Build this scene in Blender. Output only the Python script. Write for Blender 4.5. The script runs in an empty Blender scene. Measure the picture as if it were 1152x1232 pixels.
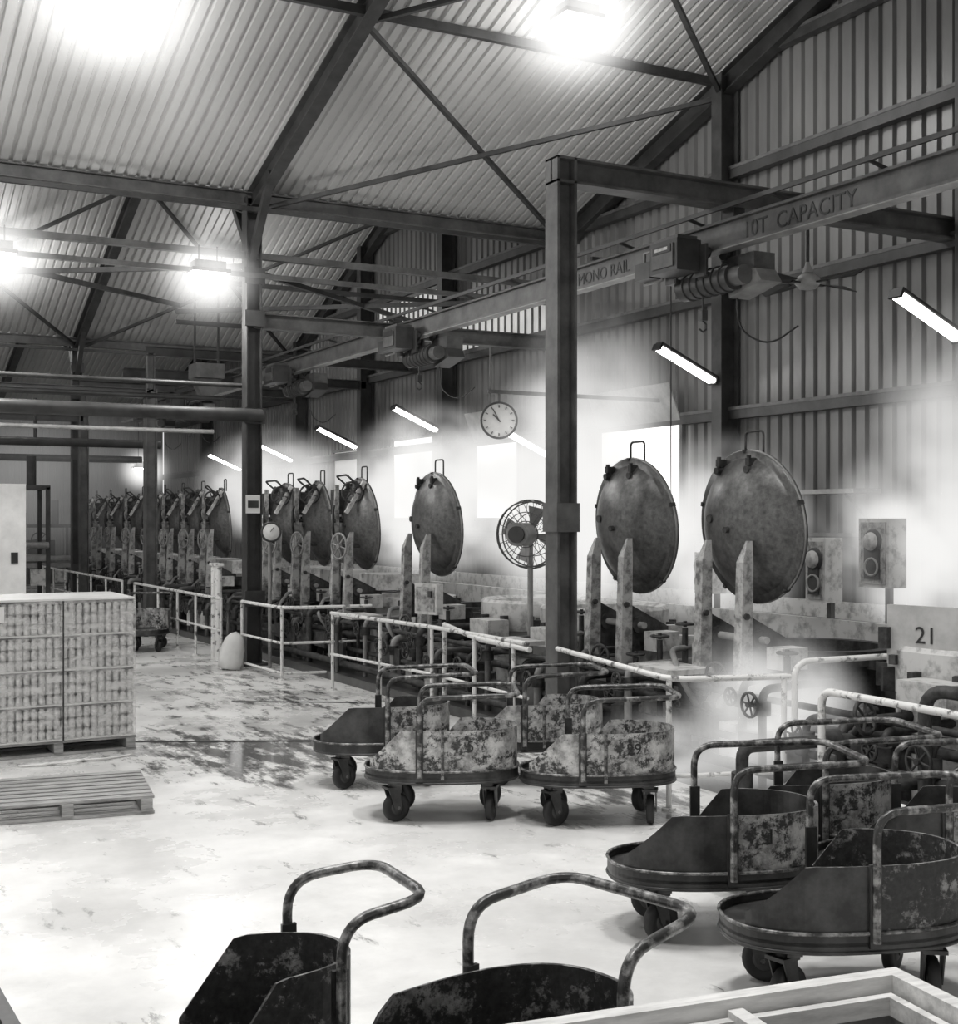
import bpy, math, random
from mathutils import Vector, Matrix
random.seed(7)
S=bpy.context.scene
COL=S.collection

# ---------------------------------------------------------------- materials
def g(v,a=1.0): return (v, v*0.994, v*0.978, a)
def newmat(name):
    m=bpy.data.materials.new(name); m.use_nodes=True
    nt=m.node_tree; b=nt.nodes['Principled BSDF']
    return m,nt,b
def noisy(name,c1,c2,scale=4,rough=0.6,metal=0.0,lo=0.35,hi=0.65,detail=6,bump=0.0,stretch=(1,1,1)):
    m,nt,b=newmat(name)
    tc=nt.nodes.new('ShaderNodeTexCoord'); mp=nt.nodes.new('ShaderNodeMapping')
    mp.inputs['Scale'].default_value=stretch
    n=nt.nodes.new('ShaderNodeTexNoise'); n.inputs['Scale'].default_value=scale; n.inputs['Detail'].default_value=detail
    n.inputs['Roughness'].default_value=0.65
    r=nt.nodes.new('ShaderNodeValToRGB')
    r.color_ramp.elements[0].position=lo; r.color_ramp.elements[0].color=g(c1)
    r.color_ramp.elements[1].position=hi; r.color_ramp.elements[1].color=g(c2)
    nt.links.new(tc.outputs['Object'],mp.inputs[0]); nt.links.new(mp.outputs[0],n.inputs['Vector'])
    nt.links.new(n.outputs['Fac'],r.inputs[0]); nt.links.new(r.outputs[0],b.inputs['Base Color'])
    b.inputs['Roughness'].default_value=rough; b.inputs['Metallic'].default_value=metal
    if bump>0:
        bp=nt.nodes.new('ShaderNodeBump'); bp.inputs['Strength'].default_value=bump; bp.inputs['Distance'].default_value=0.02
        nt.links.new(n.outputs['Fac'],bp.inputs['Height']); nt.links.new(bp.outputs[0],b.inputs['Normal'])
    return m
def chipped(name,dark,light1,light2,thr,rough=.5):
    """pale paint over rusty steel, chips at two scales"""
    m,nt,b=newmat(name); L=nt.links
    tc=nt.nodes.new('ShaderNodeTexCoord')
    def N(sc,det,ro):
        n=nt.nodes.new('ShaderNodeTexNoise'); n.inputs['Scale'].default_value=sc; n.inputs['Detail'].default_value=det; n.inputs['Roughness'].default_value=ro
        L.new(tc.outputs['Object'],n.inputs['Vector']); return n
    n1=N(5.5,12,.75); n2=N(32,6,.7); n3=N(9,10,.7)
    a=nt.nodes.new('ShaderNodeMath'); a.operation='MULTIPLY_ADD'; a.inputs[1].default_value=.38; L.new(n2.outputs['Fac'],a.inputs[0]); L.new(n1.outputs['Fac'],a.inputs[2])
    r=nt.nodes.new('ShaderNodeValToRGB'); e=r.color_ramp.elements; e[0].position=thr-.02; e[0].color=(0,0,0,1); e[1].position=thr+.05; e[1].color=(1,1,1,1); L.new(a.outputs[0],r.inputs[0])
    pr=nt.nodes.new('ShaderNodeValToRGB'); e=pr.color_ramp.elements; e[0].position=.38; e[0].color=g(light1); e[1].position=.62; e[1].color=g(light2); L.new(n3.outputs['Fac'],pr.inputs[0])
    dr=nt.nodes.new('ShaderNodeValToRGB'); e=dr.color_ramp.elements; e[0].position=.35; e[0].color=g(dark*.5); e[1].position=.65; e[1].color=g(dark*1.8); L.new(n2.outputs['Fac'],dr.inputs[0])
    mx=nt.nodes.new('ShaderNodeMixRGB'); L.new(r.outputs[0],mx.inputs[0]); L.new(dr.outputs[0],mx.inputs[1]); L.new(pr.outputs[0],mx.inputs[2])
    L.new(mx.outputs[0],b.inputs['Base Color']); b.inputs['Roughness'].default_value=rough
    bp=nt.nodes.new('ShaderNodeBump'); bp.inputs['Strength'].default_value=.3; bp.inputs['Distance'].default_value=.005; L.new(r.outputs[0],bp.inputs['Height']); L.new(bp.outputs[0],b.inputs['Normal'])
    return m
def emis(name,v,strength):
    m,nt,b=newmat(name); b.inputs['Base Color'].default_value=g(0.8)
    b.inputs['Emission Color'].default_value=g(v); b.inputs['Emission Strength'].default_value=strength
    return m
M_steel=noisy('painted_steel_grey',0.05,0.12,3,0.5)
M_steelD=noisy('painted_steel_dark',0.02,0.05,3,0.5)
M_steelL=noisy('painted_steel_light',0.16,0.32,3,0.5)
M_clad=noisy('wall_cladding_sheet',0.09,0.22,0.7,0.38,0.15,0.3,0.7,stretch=(1,1,0.25))
M_roof=noisy('roof_sheet',0.36,0.52,0.5,0.45,0.0,0.3,0.7,stretch=(1,0.3,1))
M_rust=noisy('rusty_metal',0.012,0.07,9,0.6,0.2,bump=0.3)
M_chipL=chipped('chipped_light_paint',.03,.16,.56,.64)
M_chipD=chipped('chipped_dark_paint',.022,.10,.34,.735)
M_plateD=noisy('dark_plate',0.018,0.09,6,0.4,0.1,0.4,0.8,10)
M_tube=noisy('worn_tube',0.04,0.36,16,0.32,0.2,0.46,0.66,8)
M_rail=noisy('pale_rail_paint',0.12,0.70,9,0.5,0.0,0.36,0.46,8)
M_lid=noisy('retort_lid_metal',0.05,0.16,16,0.36,0.4,0.3,0.7,12,bump=0.12)
M_arm=noisy('arm_paint',0.12,0.40,9,0.5,0.0,0.38,0.55,8)
M_light=noisy('pale_grey_metal',0.24,0.55,6,0.5,0.0,0.36,0.52,10)
M_panel=noisy('pale_panel',0.36,0.50,3,0.45,0.0,0.36,0.6,10)
M_rub=noisy('black_rubber',0.01,0.025,6,0.6)
M_wood=noisy('weathered_wood',0.18,0.42,4,0.7,stretch=(1,8,8))
M_woodW=noisy('white_painted_wood',0.5,0.8,4,0.55,stretch=(1,6,6))
M_jar=noisy('glass_jars',0.34,0.72,20,0.08,0.25,0.35,0.65)
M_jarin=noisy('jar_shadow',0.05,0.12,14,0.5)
M_card=noisy('cardboard_tray',0.5,0.7,6,0.8)
M_black=noisy('black_paint',0.01,0.02,6,0.5)
M_white=noisy('white_enamel',0.65,0.78,3,0.35)
M_tubeL=emis('fluorescent_tube_glow',1.0,16.0)
M_lamp=emis('lamp_glow',1.0,25.0)
M_win=emis('window_daylight',1.0,1.8)
M_winlow=emis('window_daylight_dim',0.7,0.32)
M_conc=noisy('concrete_plinth',0.07,0.2,2.5,0.6)
M_concD=noisy('dark_shade_concrete',0.03,0.09,2.5,0.35)  # shade under the retorts put into the colour; also dark floor channels
M_wrap,nt_,b_=newmat('shrink_wrap'); b_.inputs['Base Color'].default_value=g(.85); b_.inputs['Roughness'].default_value=.12
n_=nt_.nodes.new('ShaderNodeTexNoise'); n_.inputs['Scale'].default_value=5; n_.inputs['Detail'].default_value=10
r_=nt_.nodes.new('ShaderNodeMapRange'); r_.inputs[1].default_value=.42; r_.inputs[2].default_value=.7; r_.inputs[3].default_value=.06; r_.inputs[4].default_value=.45
tc_=nt_.nodes.new('ShaderNodeTexCoord'); mp_=nt_.nodes.new('ShaderNodeMapping'); mp_.inputs['Scale'].default_value=(1,1,2.2); nt_.links.new(tc_.outputs['Object'],mp_.inputs[0]); nt_.links.new(mp_.outputs[0],n_.inputs['Vector'])
nt_.links.new(n_.outputs['Fac'],r_.inputs[0]); nt_.links.new(r_.outputs[0],b_.inputs['Alpha'])

def floor_mat():
    m,nt,b=newmat('wet_concrete')
    tc=nt.nodes.new('ShaderNodeTexCoord')
    def N(sc,det,st=(1,1,1)):
        mp=nt.nodes.new('ShaderNodeMapping'); mp.inputs['Scale'].default_value=st
        n=nt.nodes.new('ShaderNodeTexNoise'); n.inputs['Scale'].default_value=sc; n.inputs['Detail'].default_value=det; n.inputs['Roughness'].default_value=0.7
        nt.links.new(tc.outputs['Object'],mp.inputs[0]); nt.links.new(mp.outputs[0],n.inputs['Vector']); return n
    def ramp(n,p0,c0,p1,c1):
        r=nt.nodes.new('ShaderNodeValToRGB'); r.color_ramp.elements[0].position=p0; r.color_ramp.elements[0].color=g(c0)
        r.color_ramp.elements[1].position=p1; r.color_ramp.elements[1].color=g(c1); nt.links.new(n,r.inputs[0]); return r
    base=ramp(N(0.6,12).outputs['Fac'],0.36,0.56,0.62,0.80)
    def spot(cx,cy,sx,sy,amp):
        mp=nt.nodes.new('ShaderNodeMapping'); mp.inputs['Scale'].default_value=(sx,sy,1); nt.links.new(tc.outputs['Object'],mp.inputs[0])
        d=nt.nodes.new('ShaderNodeVectorMath'); d.operation='DISTANCE'; nt.links.new(mp.outputs[0],d.inputs[0]); d.inputs[1].default_value=(cx*sx,cy*sy,0)
        mr=nt.nodes.new('ShaderNodeMapRange'); mr.inputs[1].default_value=0.0; mr.inputs[2].default_value=1.0; mr.inputs[3].default_value=amp; mr.inputs[4].default_value=0
        nt.links.new(d.outputs['Value'],mr.inputs[0]); return mr
    ns=N(2.6,14,(1.8,0.6,1)); cur=ns.outputs['Fac']
    for sp in ((3.9,13.3,.5,.45,.17),(4.1,11.6,.9,.45,.13),(5.2,12.6,.5,.6,.10),(5.3,16.5,.4,.25,.11),(6.6,9.0,.7,.35,.14),(6.4,12.5,.9,.2,.13),(6.2,20,.6,.2,.10)):
        s_=spot(*sp); a=nt.nodes.new('ShaderNodeMath'); a.operation='ADD'; nt.links.new(cur,a.inputs[0]); nt.links.new(s_.outputs[0],a.inputs[1]); cur=a.outputs[0]
    st=ramp(cur,0.60,0.0,0.72,1.0)
    mx=nt.nodes.new('ShaderNodeMixRGB'); mx.inputs[2].default_value=g(0.05)
    nt.links.new(base.outputs[0],mx.inputs[1])
    ml=nt.nodes.new('ShaderNodeMath'); ml.operation='MULTIPLY'; ml.inputs[1].default_value=0.85
    nt.links.new(st.outputs[0],ml.inputs[0]); nt.links.new(ml.outputs[0],mx.inputs[0])
    nt.links.new(mx.outputs[0],b.inputs['Base Color'])
    rr=ramp(N(0.8,5).outputs['Fac'],0.4,0.18,0.62,0.5)
    sb=nt.nodes.new('ShaderNodeMixRGB'); sb.inputs[2].default_value=(.08,.08,.08,1); nt.links.new(st.outputs[0],sb.inputs[0]); nt.links.new(rr.outputs[0],sb.inputs[1])
    nt.links.new(sb.outputs[0],b.inputs['Roughness'])
    return m
M_floor=floor_mat()

# ---------------------------------------------------------------- mesh builder
class MB:
    def __init__(s): s.v=[];s.f=[];s.m=[];s.s=[];s.mats=[]
    def mi(s,mat):
        if mat not in s.mats: s.mats.append(mat)
        return s.mats.index(mat)
    def add(s,vs,fs,mat,smooth=False):
        o=len(s.v); s.v+= [tuple(p) for p in vs]; k=s.mi(mat)
        for f in fs: s.f.append(tuple(i+o for i in f)); s.m.append(k); s.s.append(smooth)
    def box(s,c,size,mat,rz=0.0,R=None):
        if R is None: R=Matrix.Rotation(rz,3,'Z')
        c=Vector(c); vs=[]
        for x in(-.5,.5):
            for y in(-.5,.5):
                for z in(-.5,.5): vs.append(c+R@Vector((x*size[0],y*size[1],z*size[2])))
        s.add(vs,[(0,1,3,2),(4,6,7,5),(0,4,5,1),(2,3,7,6),(0,2,6,4),(1,5,7,3)],mat)
    def frame(s,p0,p1,up=(0,0,1)):
        d=(Vector(p1)-Vector(p0)); L=d.length; d.normalize(); up=Vector(up)
        if abs(d.dot(up))>0.99: up=Vector((0,1,0)) if abs(d.y)<0.9 else Vector((1,0,0))
        sd=d.cross(up).normalized(); u=sd.cross(d).normalized(); return d,sd,u,L
    def bar(s,p0,p1,w,h,mat,up=(0,0,1),so=0,uo=0,w1=None,h1=None):
        d,sd,u,L=s.frame(p0,p1,up); p0=Vector(p0)+sd*so+u*uo; p1=Vector(p1)+sd*so+u*uo
        w1=w if w1 is None else w1; h1=h if h1 is None else h1
        vs=[]
        for p,ww,hh in((p0,w,h),(p1,w1,h1)):
            for a,b in((-.5,-.5),(.5,-.5),(.5,.5),(-.5,.5)): vs.append(p+sd*a*ww+u*b*hh)
        s.add(vs,[(0,1,2,3),(7,6,5,4),(0,4,5,1),(1,5,6,2),(2,6,7,3),(3,7,4,0)],mat)
    def ibeam(s,p0,p1,w,h,mat,up=(0,0,1),t=0.02):
        s.bar(p0,p1,w,t,mat,up,0,h/2-t/2); s.bar(p0,p1,w,t,mat,up,0,-h/2+t/2); s.bar(p0,p1,t,h-2*t,mat,up)
    def cyl(s,p0,p1,r,mat,n=16,r2=None,caps=True):
        r2=r if r2 is None else r2
        d,sd,u,L=s.frame(p0,p1); p0=Vector(p0);p1=Vector(p1); vs=[]
        for p,rr in((p0,r),(p1,r2)):
            for i in range(n):
                a=2*math.pi*i/n; vs.append(p+sd*math.cos(a)*rr+u*math.sin(a)*rr)
        s.add(vs,[(i,(i+1)%n,n+(i+1)%n,n+i) for i in range(n)],mat,True)
        if caps:
            s.add(vs[:n],[tuple(range(n))[::-1]],mat); s.add(vs[n:],[tuple(range(n))],mat)
    def tube(s,pts,r,mat,n=8,closed=False):
        pts=[Vector(p) for p in pts]; N=len(pts); vs=[]
        t0=(pts[1]-pts[0]).normalized(); up=Vector((0,0,1)) if abs(t0.z)<0.9 else Vector((0,1,0))
        nrm=t0.cross(up).normalized()
        for i,p in enumerate(pts):
            if closed: t=(pts[(i+1)%N]-pts[i-1]).normalized()
            elif i==0: t=t0
            elif i==N-1: t=(pts[-1]-pts[-2]).normalized()
            else: t=((pts[i+1]-p).normalized()+(p-pts[i-1]).normalized()).normalized()
            nrm=(nrm-t*nrm.dot(t)).normalized(); b=t.cross(nrm)
            for k in range(n):
                a=2*math.pi*k/n; vs.append(p+nrm*math.cos(a)*r+b*math.sin(a)*r)
        fs=[]
        for i in range(N if closed else N-1):
            j=(i+1)%N
            for k in range(n): fs.append((i*n+k,i*n+(k+1)%n,j*n+(k+1)%n,j*n+k))
        s.add(vs,fs,mat,True)
        if not closed:
            s.add(vs[:n],[tuple(range(n))[::-1]],mat); s.add(vs[-n:],[tuple(range(n))],mat)
    def lathe(s,prof,o,axis,mat,n=36,smooth=True):
        ax=Vector(axis).normalized(); up=Vector((0,0,1)) if abs(ax.z)<0.9 else Vector((1,0,0))
        a1=ax.cross(up).normalized(); a2=ax.cross(a1); o=Vector(o); vs=[]
        for r,z in prof:
            for i in range(n):
                a=2*math.pi*i/n; vs.append(o+ax*z+(a1*math.cos(a)+a2*math.sin(a))*max(r,1e-4))
        fs=[]
        for j in range(len(prof)-1):
            for i in range(n): fs.append((j*n+i,j*n+(i+1)%n,(j+1)*n+(i+1)%n,(j+1)*n+i))
        s.add(vs,fs,mat,smooth)
    def prism(s,pts,off,mat):
        pts=[Vector(p) for p in pts]; off=Vector(off); n=len(pts)
        vs=pts+[p+off for p in pts]
        s.add(vs,[tuple(range(n))[::-1],tuple(range(n,2*n))]+[(i,(i+1)%n,n+(i+1)%n,n+i) for i in range(n)],mat)
    def ring(s,c,axis,R,r,mat,n=28,k=6):
        ax=Vector(axis).normalized(); up=Vector((0,0,1)) if abs(ax.z)<0.9 else Vector((1,0,0))
        a1=ax.cross(up).normalized(); a2=ax.cross(a1); c=Vector(c)
        s.tube([c+(a1*math.cos(2*math.pi*i/n)+a2*math.sin(2*math.pi*i/n))*R for i in range(n)],r,mat,k,True)
    def wheel(s,c,axis,R,mat,r=.013):
        ax=Vector(axis).normalized(); up=Vector((0,0,1)) if abs(ax.z)<0.9 else Vector((1,0,0))
        a1=ax.cross(up).normalized(); a2=ax.cross(a1); c=Vector(c)
        s.ring(c,ax,R,r,mat,20,6)
        for k in range(3):
            a=math.pi*k/3+.2; q=a1*math.cos(a)+a2*math.sin(a); s.cyl(c-q*R,c+q*R,r*.7,mat,5)
        s.cyl(c-ax*.03,c+ax*.03,R*.22,mat,10)
    def mesh(s,name):
        me=bpy.data.meshes.new(name); me.from_pydata(s.v,[],s.f)
        for m in s.mats: me.materials.append(m)
        me.polygons.foreach_set('material_index',s.m); me.polygons.foreach_set('use_smooth',s.s); me.update(); return me
    def obj(s,name,loc=(0,0,0),rz=0.0,parent=None):
        o=bpy.data.objects.new(name,s.mesh(name)); COL.objects.link(o); o.location=loc; o.rotation_euler=(0,0,rz)
        if parent: o.parent=parent
        return o
def fillet(pts,r,k=5):
    pts=[Vector(p) for p in pts]; out=[pts[0]]
    for i in range(1,len(pts)-1):
        a,b,c=pts[i-1],pts[i],pts[i+1]; da=(a-b);dc=(c-b); q=min(r,da.length*.48,dc.length*.48)
        p0=b+da.normalized()*q;p1=b+dc.normalized()*q
        for j in range(k+1):
            t=j/k; out.append(p0*(1-t)**2+b*2*t*(1-t)+p1*t*t)
    out.append(pts[-1]); return out
def text(name,body,size,loc,R,mat,parent=None,extr=0.002):
    c=bpy.data.curves.new(name,'FONT'); c.body=body; c.size=size; c.extrude=extr; c.align_x='CENTER'; c.align_y='CENTER'
    c.materials.append(mat); o=bpy.data.objects.new(name,c); COL.objects.link(o)
    if parent: o.parent=parent
    o.matrix_local=Matrix.Translation(loc)@R.to_4x4(); return o
def basis(right,up):
    r=Vector(right).normalized(); u=Vector(up).normalized(); n=r.cross(u)
    return Matrix((r,u,n)).transposed()

# ---------------------------------------------------------------- hall shell
WX=13.0
RZ=[(-8.5,7.8),(6.0,12.45),(20.5,7.8),(27.7,10.1),(35.0,7.2),(42.5,8.8),(50.0,6.6)]
def roofz(y):
    for (a,za),(b,zb) in zip(RZ,RZ[1:]):
        if a<=y<=b: return za+(zb-za)*(y-a)/(b-a)
    return 7.0
fl=MB(); fl.box((-1,20.5,-0.1),(28.6,60,0.2),M_floor); fl.obj('floor')
b=MB(); b.bar((3.0,14.15,.002),(5.4,12.95,.002),.05,.012,M_concD); b.bar((5.2,16.5,.002),(6.6,15.6,.002),.05,.012,M_concD); b.obj('trim_1')
w=MB(); y=-8.5;P=0.25
prof=[]
while y<50:
    prof+=[(y,0.0),(y+P*.62,0.0),(y+P*.72,0.05),(y+P*.9,0.05)]; y+=P
prof=[(min(a,50),b) for a,b in prof]
vs=[];fs=[]
for yy,dx in prof:
    vs+=[(WX+dx,yy,0),(WX+dx,yy,roofz(yy))]
for i in range(len(prof)-1): fs.append((2*i,2*i+1,2*i+3,2*i+2))
w.add(vs,fs,M_clad); w.obj('wall_right')
rb=MB(); P=0.19
xs=[];x=-15.0
while x<WX: xs+=[(x,0),(x+P*.6,0),(x+P*.7,0.04),(x+P*.9,0.04)]; x+=P
for (a,za),(b,zb) in zip(RZ,RZ[1:]):
    vs=[];fs=[]
    for xx,dz in xs: vs+=[(min(xx,WX),a,za+dz),(min(xx,WX),b,zb+dz)]
    for i in range(len(xs)-1): fs.append((2*i,2*i+2,2*i+3,2*i+1))
    rb.add(vs,fs,M_roof)
rb.obj('ceiling')
wf=MB(); x=-15; P=.25; pr=[]
while x<WX: pr+=[(x,0),(x+P*.6,0),(x+P*.7,0.04),(x+P*.9,0.04)]; x+=P
vs=[];fs=[]
for xx,dy in pr: vs+=[(min(xx,WX),50-dy,0),(min(xx,WX),50-dy,6.6)]
for i in range(len(pr)-1): fs.append((2*i,2*i+1,2*i+3,2*i+2))
wf.add(vs,fs,M_clad); wf.obj('wall_far')

fr=MB()
for X in (-11.8,-5.6,0.6,6.8,12.82):
    for (a,za),(b,zb) in zip(RZ,RZ[1:]):
        fr.ibeam((X,a,za-0.2),(X,b,zb-0.2),0.2,0.34,M_steelD)
for Y in (11.0,15.7,20.4,25.2,29.7,34.3,38.9,43.5):
    fr.ibeam((12.78,Y,0),(12.78,Y,roofz(Y)-0.1),0.24,0.34,M_steelD,up=(1,0,0))
for Z in (2.1,4.02,5.88,7.73,9.4,10.9):
    rng=[]; cur=None; yy=-8.4
    while yy<50:
        ok=roofz(yy)>Z+0.25
        if ok and cur is None: cur=yy
        if (not ok) and cur is not None: rng.append((cur,yy)); cur=None
        yy+=0.1
    if cur is not None: rng.append((cur,50))
    for a,b in rng: fr.bar((12.9,a,Z),(12.9,b,Z),0.14,0.15,M_steelD); fr.bar((12.83,a,Z+.09),(12.83,b,Z+.09),0.02,0.05,M_steel)
for X in (-11.8,-5.6,0.6,6.8):
    for Y in (20.5,35.0):
        fr.ibeam((X,Y,0),(X,Y,roofz(Y)-0.1),0.26,0.26,M_steelD,up=(1,0,0))
        for s in(-1,1):
            fr.bar((X,Y,roofz(Y)-1.1),(X,Y+s*1.0,roofz(Y)+0.1),0.12,0.12,M_steelD)
        fr.box((X,Y,0.02),(0.45,0.45,0.04),M_steelD)
        for z in (6.4,5.7,4.1,1.1): fr.box((X,Y-.14,z),(.34,.06,.26),M_steelD)
for Y,zt in ((20.5,7.8),(35,7.2)):
    fr.ibeam((-15,Y,zt-0.12),(12.8,Y,zt-0.12),0.16,0.22,M_steel)
    fr.bar((-15,Y-.3,zt-.35),(12.8,Y-.3,zt-.35),0.07,0.07,M_steelD)
    fr.bar((-15,Y,zt-1.05),(12.8,Y,zt-1.05),0.12,0.1,M_steel)
    fr.bar((-15,Y-.15,zt-1.4),(12.8,Y-.15,zt-1.4),0.08,0.08,M_steel)
fr.ibeam((6.8,20.5,5.68),(12.8,20.5,5.68),0.18,0.26,M_steel)
fr.ibeam((6.8,29.7,5.75),(12.8,29.7,5.75),0.18,0.22,M_steelD)
fr.bar((-15,15.8,roofz(15.8)-.15),(12.8,15.8,roofz(15.8)-.15),0.09,0.12,M_steelD)
fr.bar((-15,11.2,roofz(11.2)-.12),(12.8,11.2,roofz(11.2)-.12),0.09,0.1,M_steelD)
def br(x0,y0,x1,y1,o=-.3): fr.bar((x0,y0,roofz(y0)+o),(x1,y1,roofz(y1)+o),0.07,0.07,M_steelD)
br(6.8,15.8,12.8,20.4);br(6.8,20.4,12.8,15.8,-.36)
br(6.8,15.8,12.8,11.2);br(6.8,11.2,12.8,15.8,-.36)
for x0,x1 in((0.6,6.8),(6.8,12.8)):
    br(x0,27.9,x1,34.9);br(x0,34.9,x1,27.9,-.36)
for a,b in (((6.8,20.5,6.5),(12.8,25.2,6.5)),((6.8,25.2,6.5),(12.8,20.5,6.5)),((6.8,25.2,6.3),(12.8,25.2,6.3)),((6.8,22.8,6.7),(12.8,22.8,6.7)),((0.6,20.6,6.6),(6.8,25,6.6)),((.6,25,6.6),(6.8,20.6,6.6))):
    fr.bar(a,b,0.08,0.08,M_steelD)
fr.obj('steel_frame')

# portal crane frame and monorail
po=MB()
po.ibeam((7.12,11.4,0.0),(7.12,11.4,6.15),0.24,0.24,M_steel,up=(1,0,0),t=0.03)
po.box((7.12,11.4,2.42),(0.28,0.28,0.3),M_steel)
po.ibeam((7.0,11.4,6.02),(12.99,11.4,6.02),0.24,0.27,M_steel,t=0.025)
po.box((7.12,11.4,0.02),(0.45,0.45,0.04),M_steel)
po.ibeam((9.4,3,5.62),(9.4,41,5.62),0.17,0.32,M_steel,t=0.03)
po.bar((9.4,3,5.455),(9.4,41,5.455),.172,.012,M_steelL)
for Y in(11.4,20.5,27.2,34.6): po.box((9.4,Y,5.83),(0.16,0.2,0.14),M_steelD)
for Y,X0 in((27.2,6.8),(34.6,6.9)):
    po.ibeam((X0,Y,0),(X0,Y,5.15),0.24,0.24,M_steel,up=(1,0,0)); po.ibeam((X0-.1,Y,5.95),(12.8,Y,5.95),0.16,0.2,M_steelD)
    po.ibeam((X0,Y,5.1),(X0,Y,5.9),0.16,0.16,M_steel,up=(1,0,0))
    po.ibeam((X0-4,Y,5.05),(X0,Y,5.05),0.16,0.2,M_steelD)
po.bar((9.15,3,5.86),(9.15,34,5.86),.03,.05,M_steelD)
for i in range(22): po.bar((9.15,3.5+i*1.4,5.85),(9.4,3.5+i*1.4,5.79),.03,.03,M_steelD)
po=po.obj('monorail_gantry')
Rw=basis((0,-1,0),(0,0,1))
text('rail_text_a','10T  CAPACITY',0.25,(9.38,10.35,5.6),Rw,M_black,po)
text('rail_text_b','MONO RAIL',0.22,(9.38,14.0,5.6),Rw,M_black,po)

# ---------------------------------------------------------------- hoists
def hoist_mesh(big=True):
    b=MB()
    for y in(-.28,.28):
        for x in(-.11,.11): b.cyl((x,y,-.10),(x*1.5,y,-.10),0.07,M_steelD,14)
        for x in(-.2,.2): b.box((x,y,-.2),(0.03,0.2,0.36),M_steelD)
        b.box((0,y,-.36),(0.44,0.16,0.05),M_steelD)
    bm=M_steelD
    b.box((-.36,.0,-.14),(0.34,0.52,0.36),bm); b.box((-.36,.0,.06),(0.28,0.46,0.05),M_steel)
    b.box((-.54,.0,-.14),(0.02,0.40,0.26),M_steel); b.box((-.555,.0,-.06),(0.01,0.34,0.09),M_black)
    if big: b.box((-.562,.0,-.06),(0.006,0.24,0.035),M_light)
    for i in range(5): b.box((-.36,.27+.008,-.26+i*.06),(0.3,0.02,0.02),M_steel)
    b.tube([(-.25,.75,-.32),(-.25,.75,.06),(-.25,.4,.06),(-.25,.4,-.32)],0.02,M_steelL,6,True)
    b.box((-.3,.58,-.2),(0.22,0.3,0.2),M_steelD)
    b.cyl((.0,-.62,-.42),(.0,.3,-.42),0.15,M_steelD,20); b.cyl((0,-.8,-.42),(0,-.62,-.42),0.11,M_steel,16)
    for i in range(6): b.ring((0,-.5+i*.13,-.42),(0,1,0),0.155,0.012,M_steelD,20,5)
    b.prism([(.1,-.35,-.35),(.1,-.85,-.35),(.1,-.95,-.5),(.1,-.4,-.62)],(0.3,0,0),M_steelL if big else M_steelD)
    b.box((.3,-.5,-.25),(0.3,0.55,0.22),M_steel)
    b.cyl((0,-.05,-.42),(0,-.05,-.75),0.012,M_steelD,6); b.box((0,-.05,-.78),(0.08,0.08,0.12),M_steelD)
    b.tube([(0,-.05,-.84),(0.05,-.05,-.88),(0.05,-.05,-.94),(0,-.05,-.97),(-.05,-.05,-.94)],0.012,M_steelD,6)
    b.tube(fillet([(.2,-.4,-.3),(.2,-.45,-1.0),(.35,-.8,-1.2),(.5,-1.1,-1.0)],.2),0.012,M_black,5)
    return b
hm=hoist_mesh().mesh('monorail_hoist'); hd=hoist_mesh(False).mesh('monorail_hoist_dark')
for i,(Y,m) in enumerate(((12.0,hm),(19.6,hd),(25.6,hd),(33.5,hd),(37.2,hd))):
    o=bpy.data.objects.new('monorail_hoist',m); COL.objects.link(o); o.location=(9.4,Y,5.55)

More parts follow.
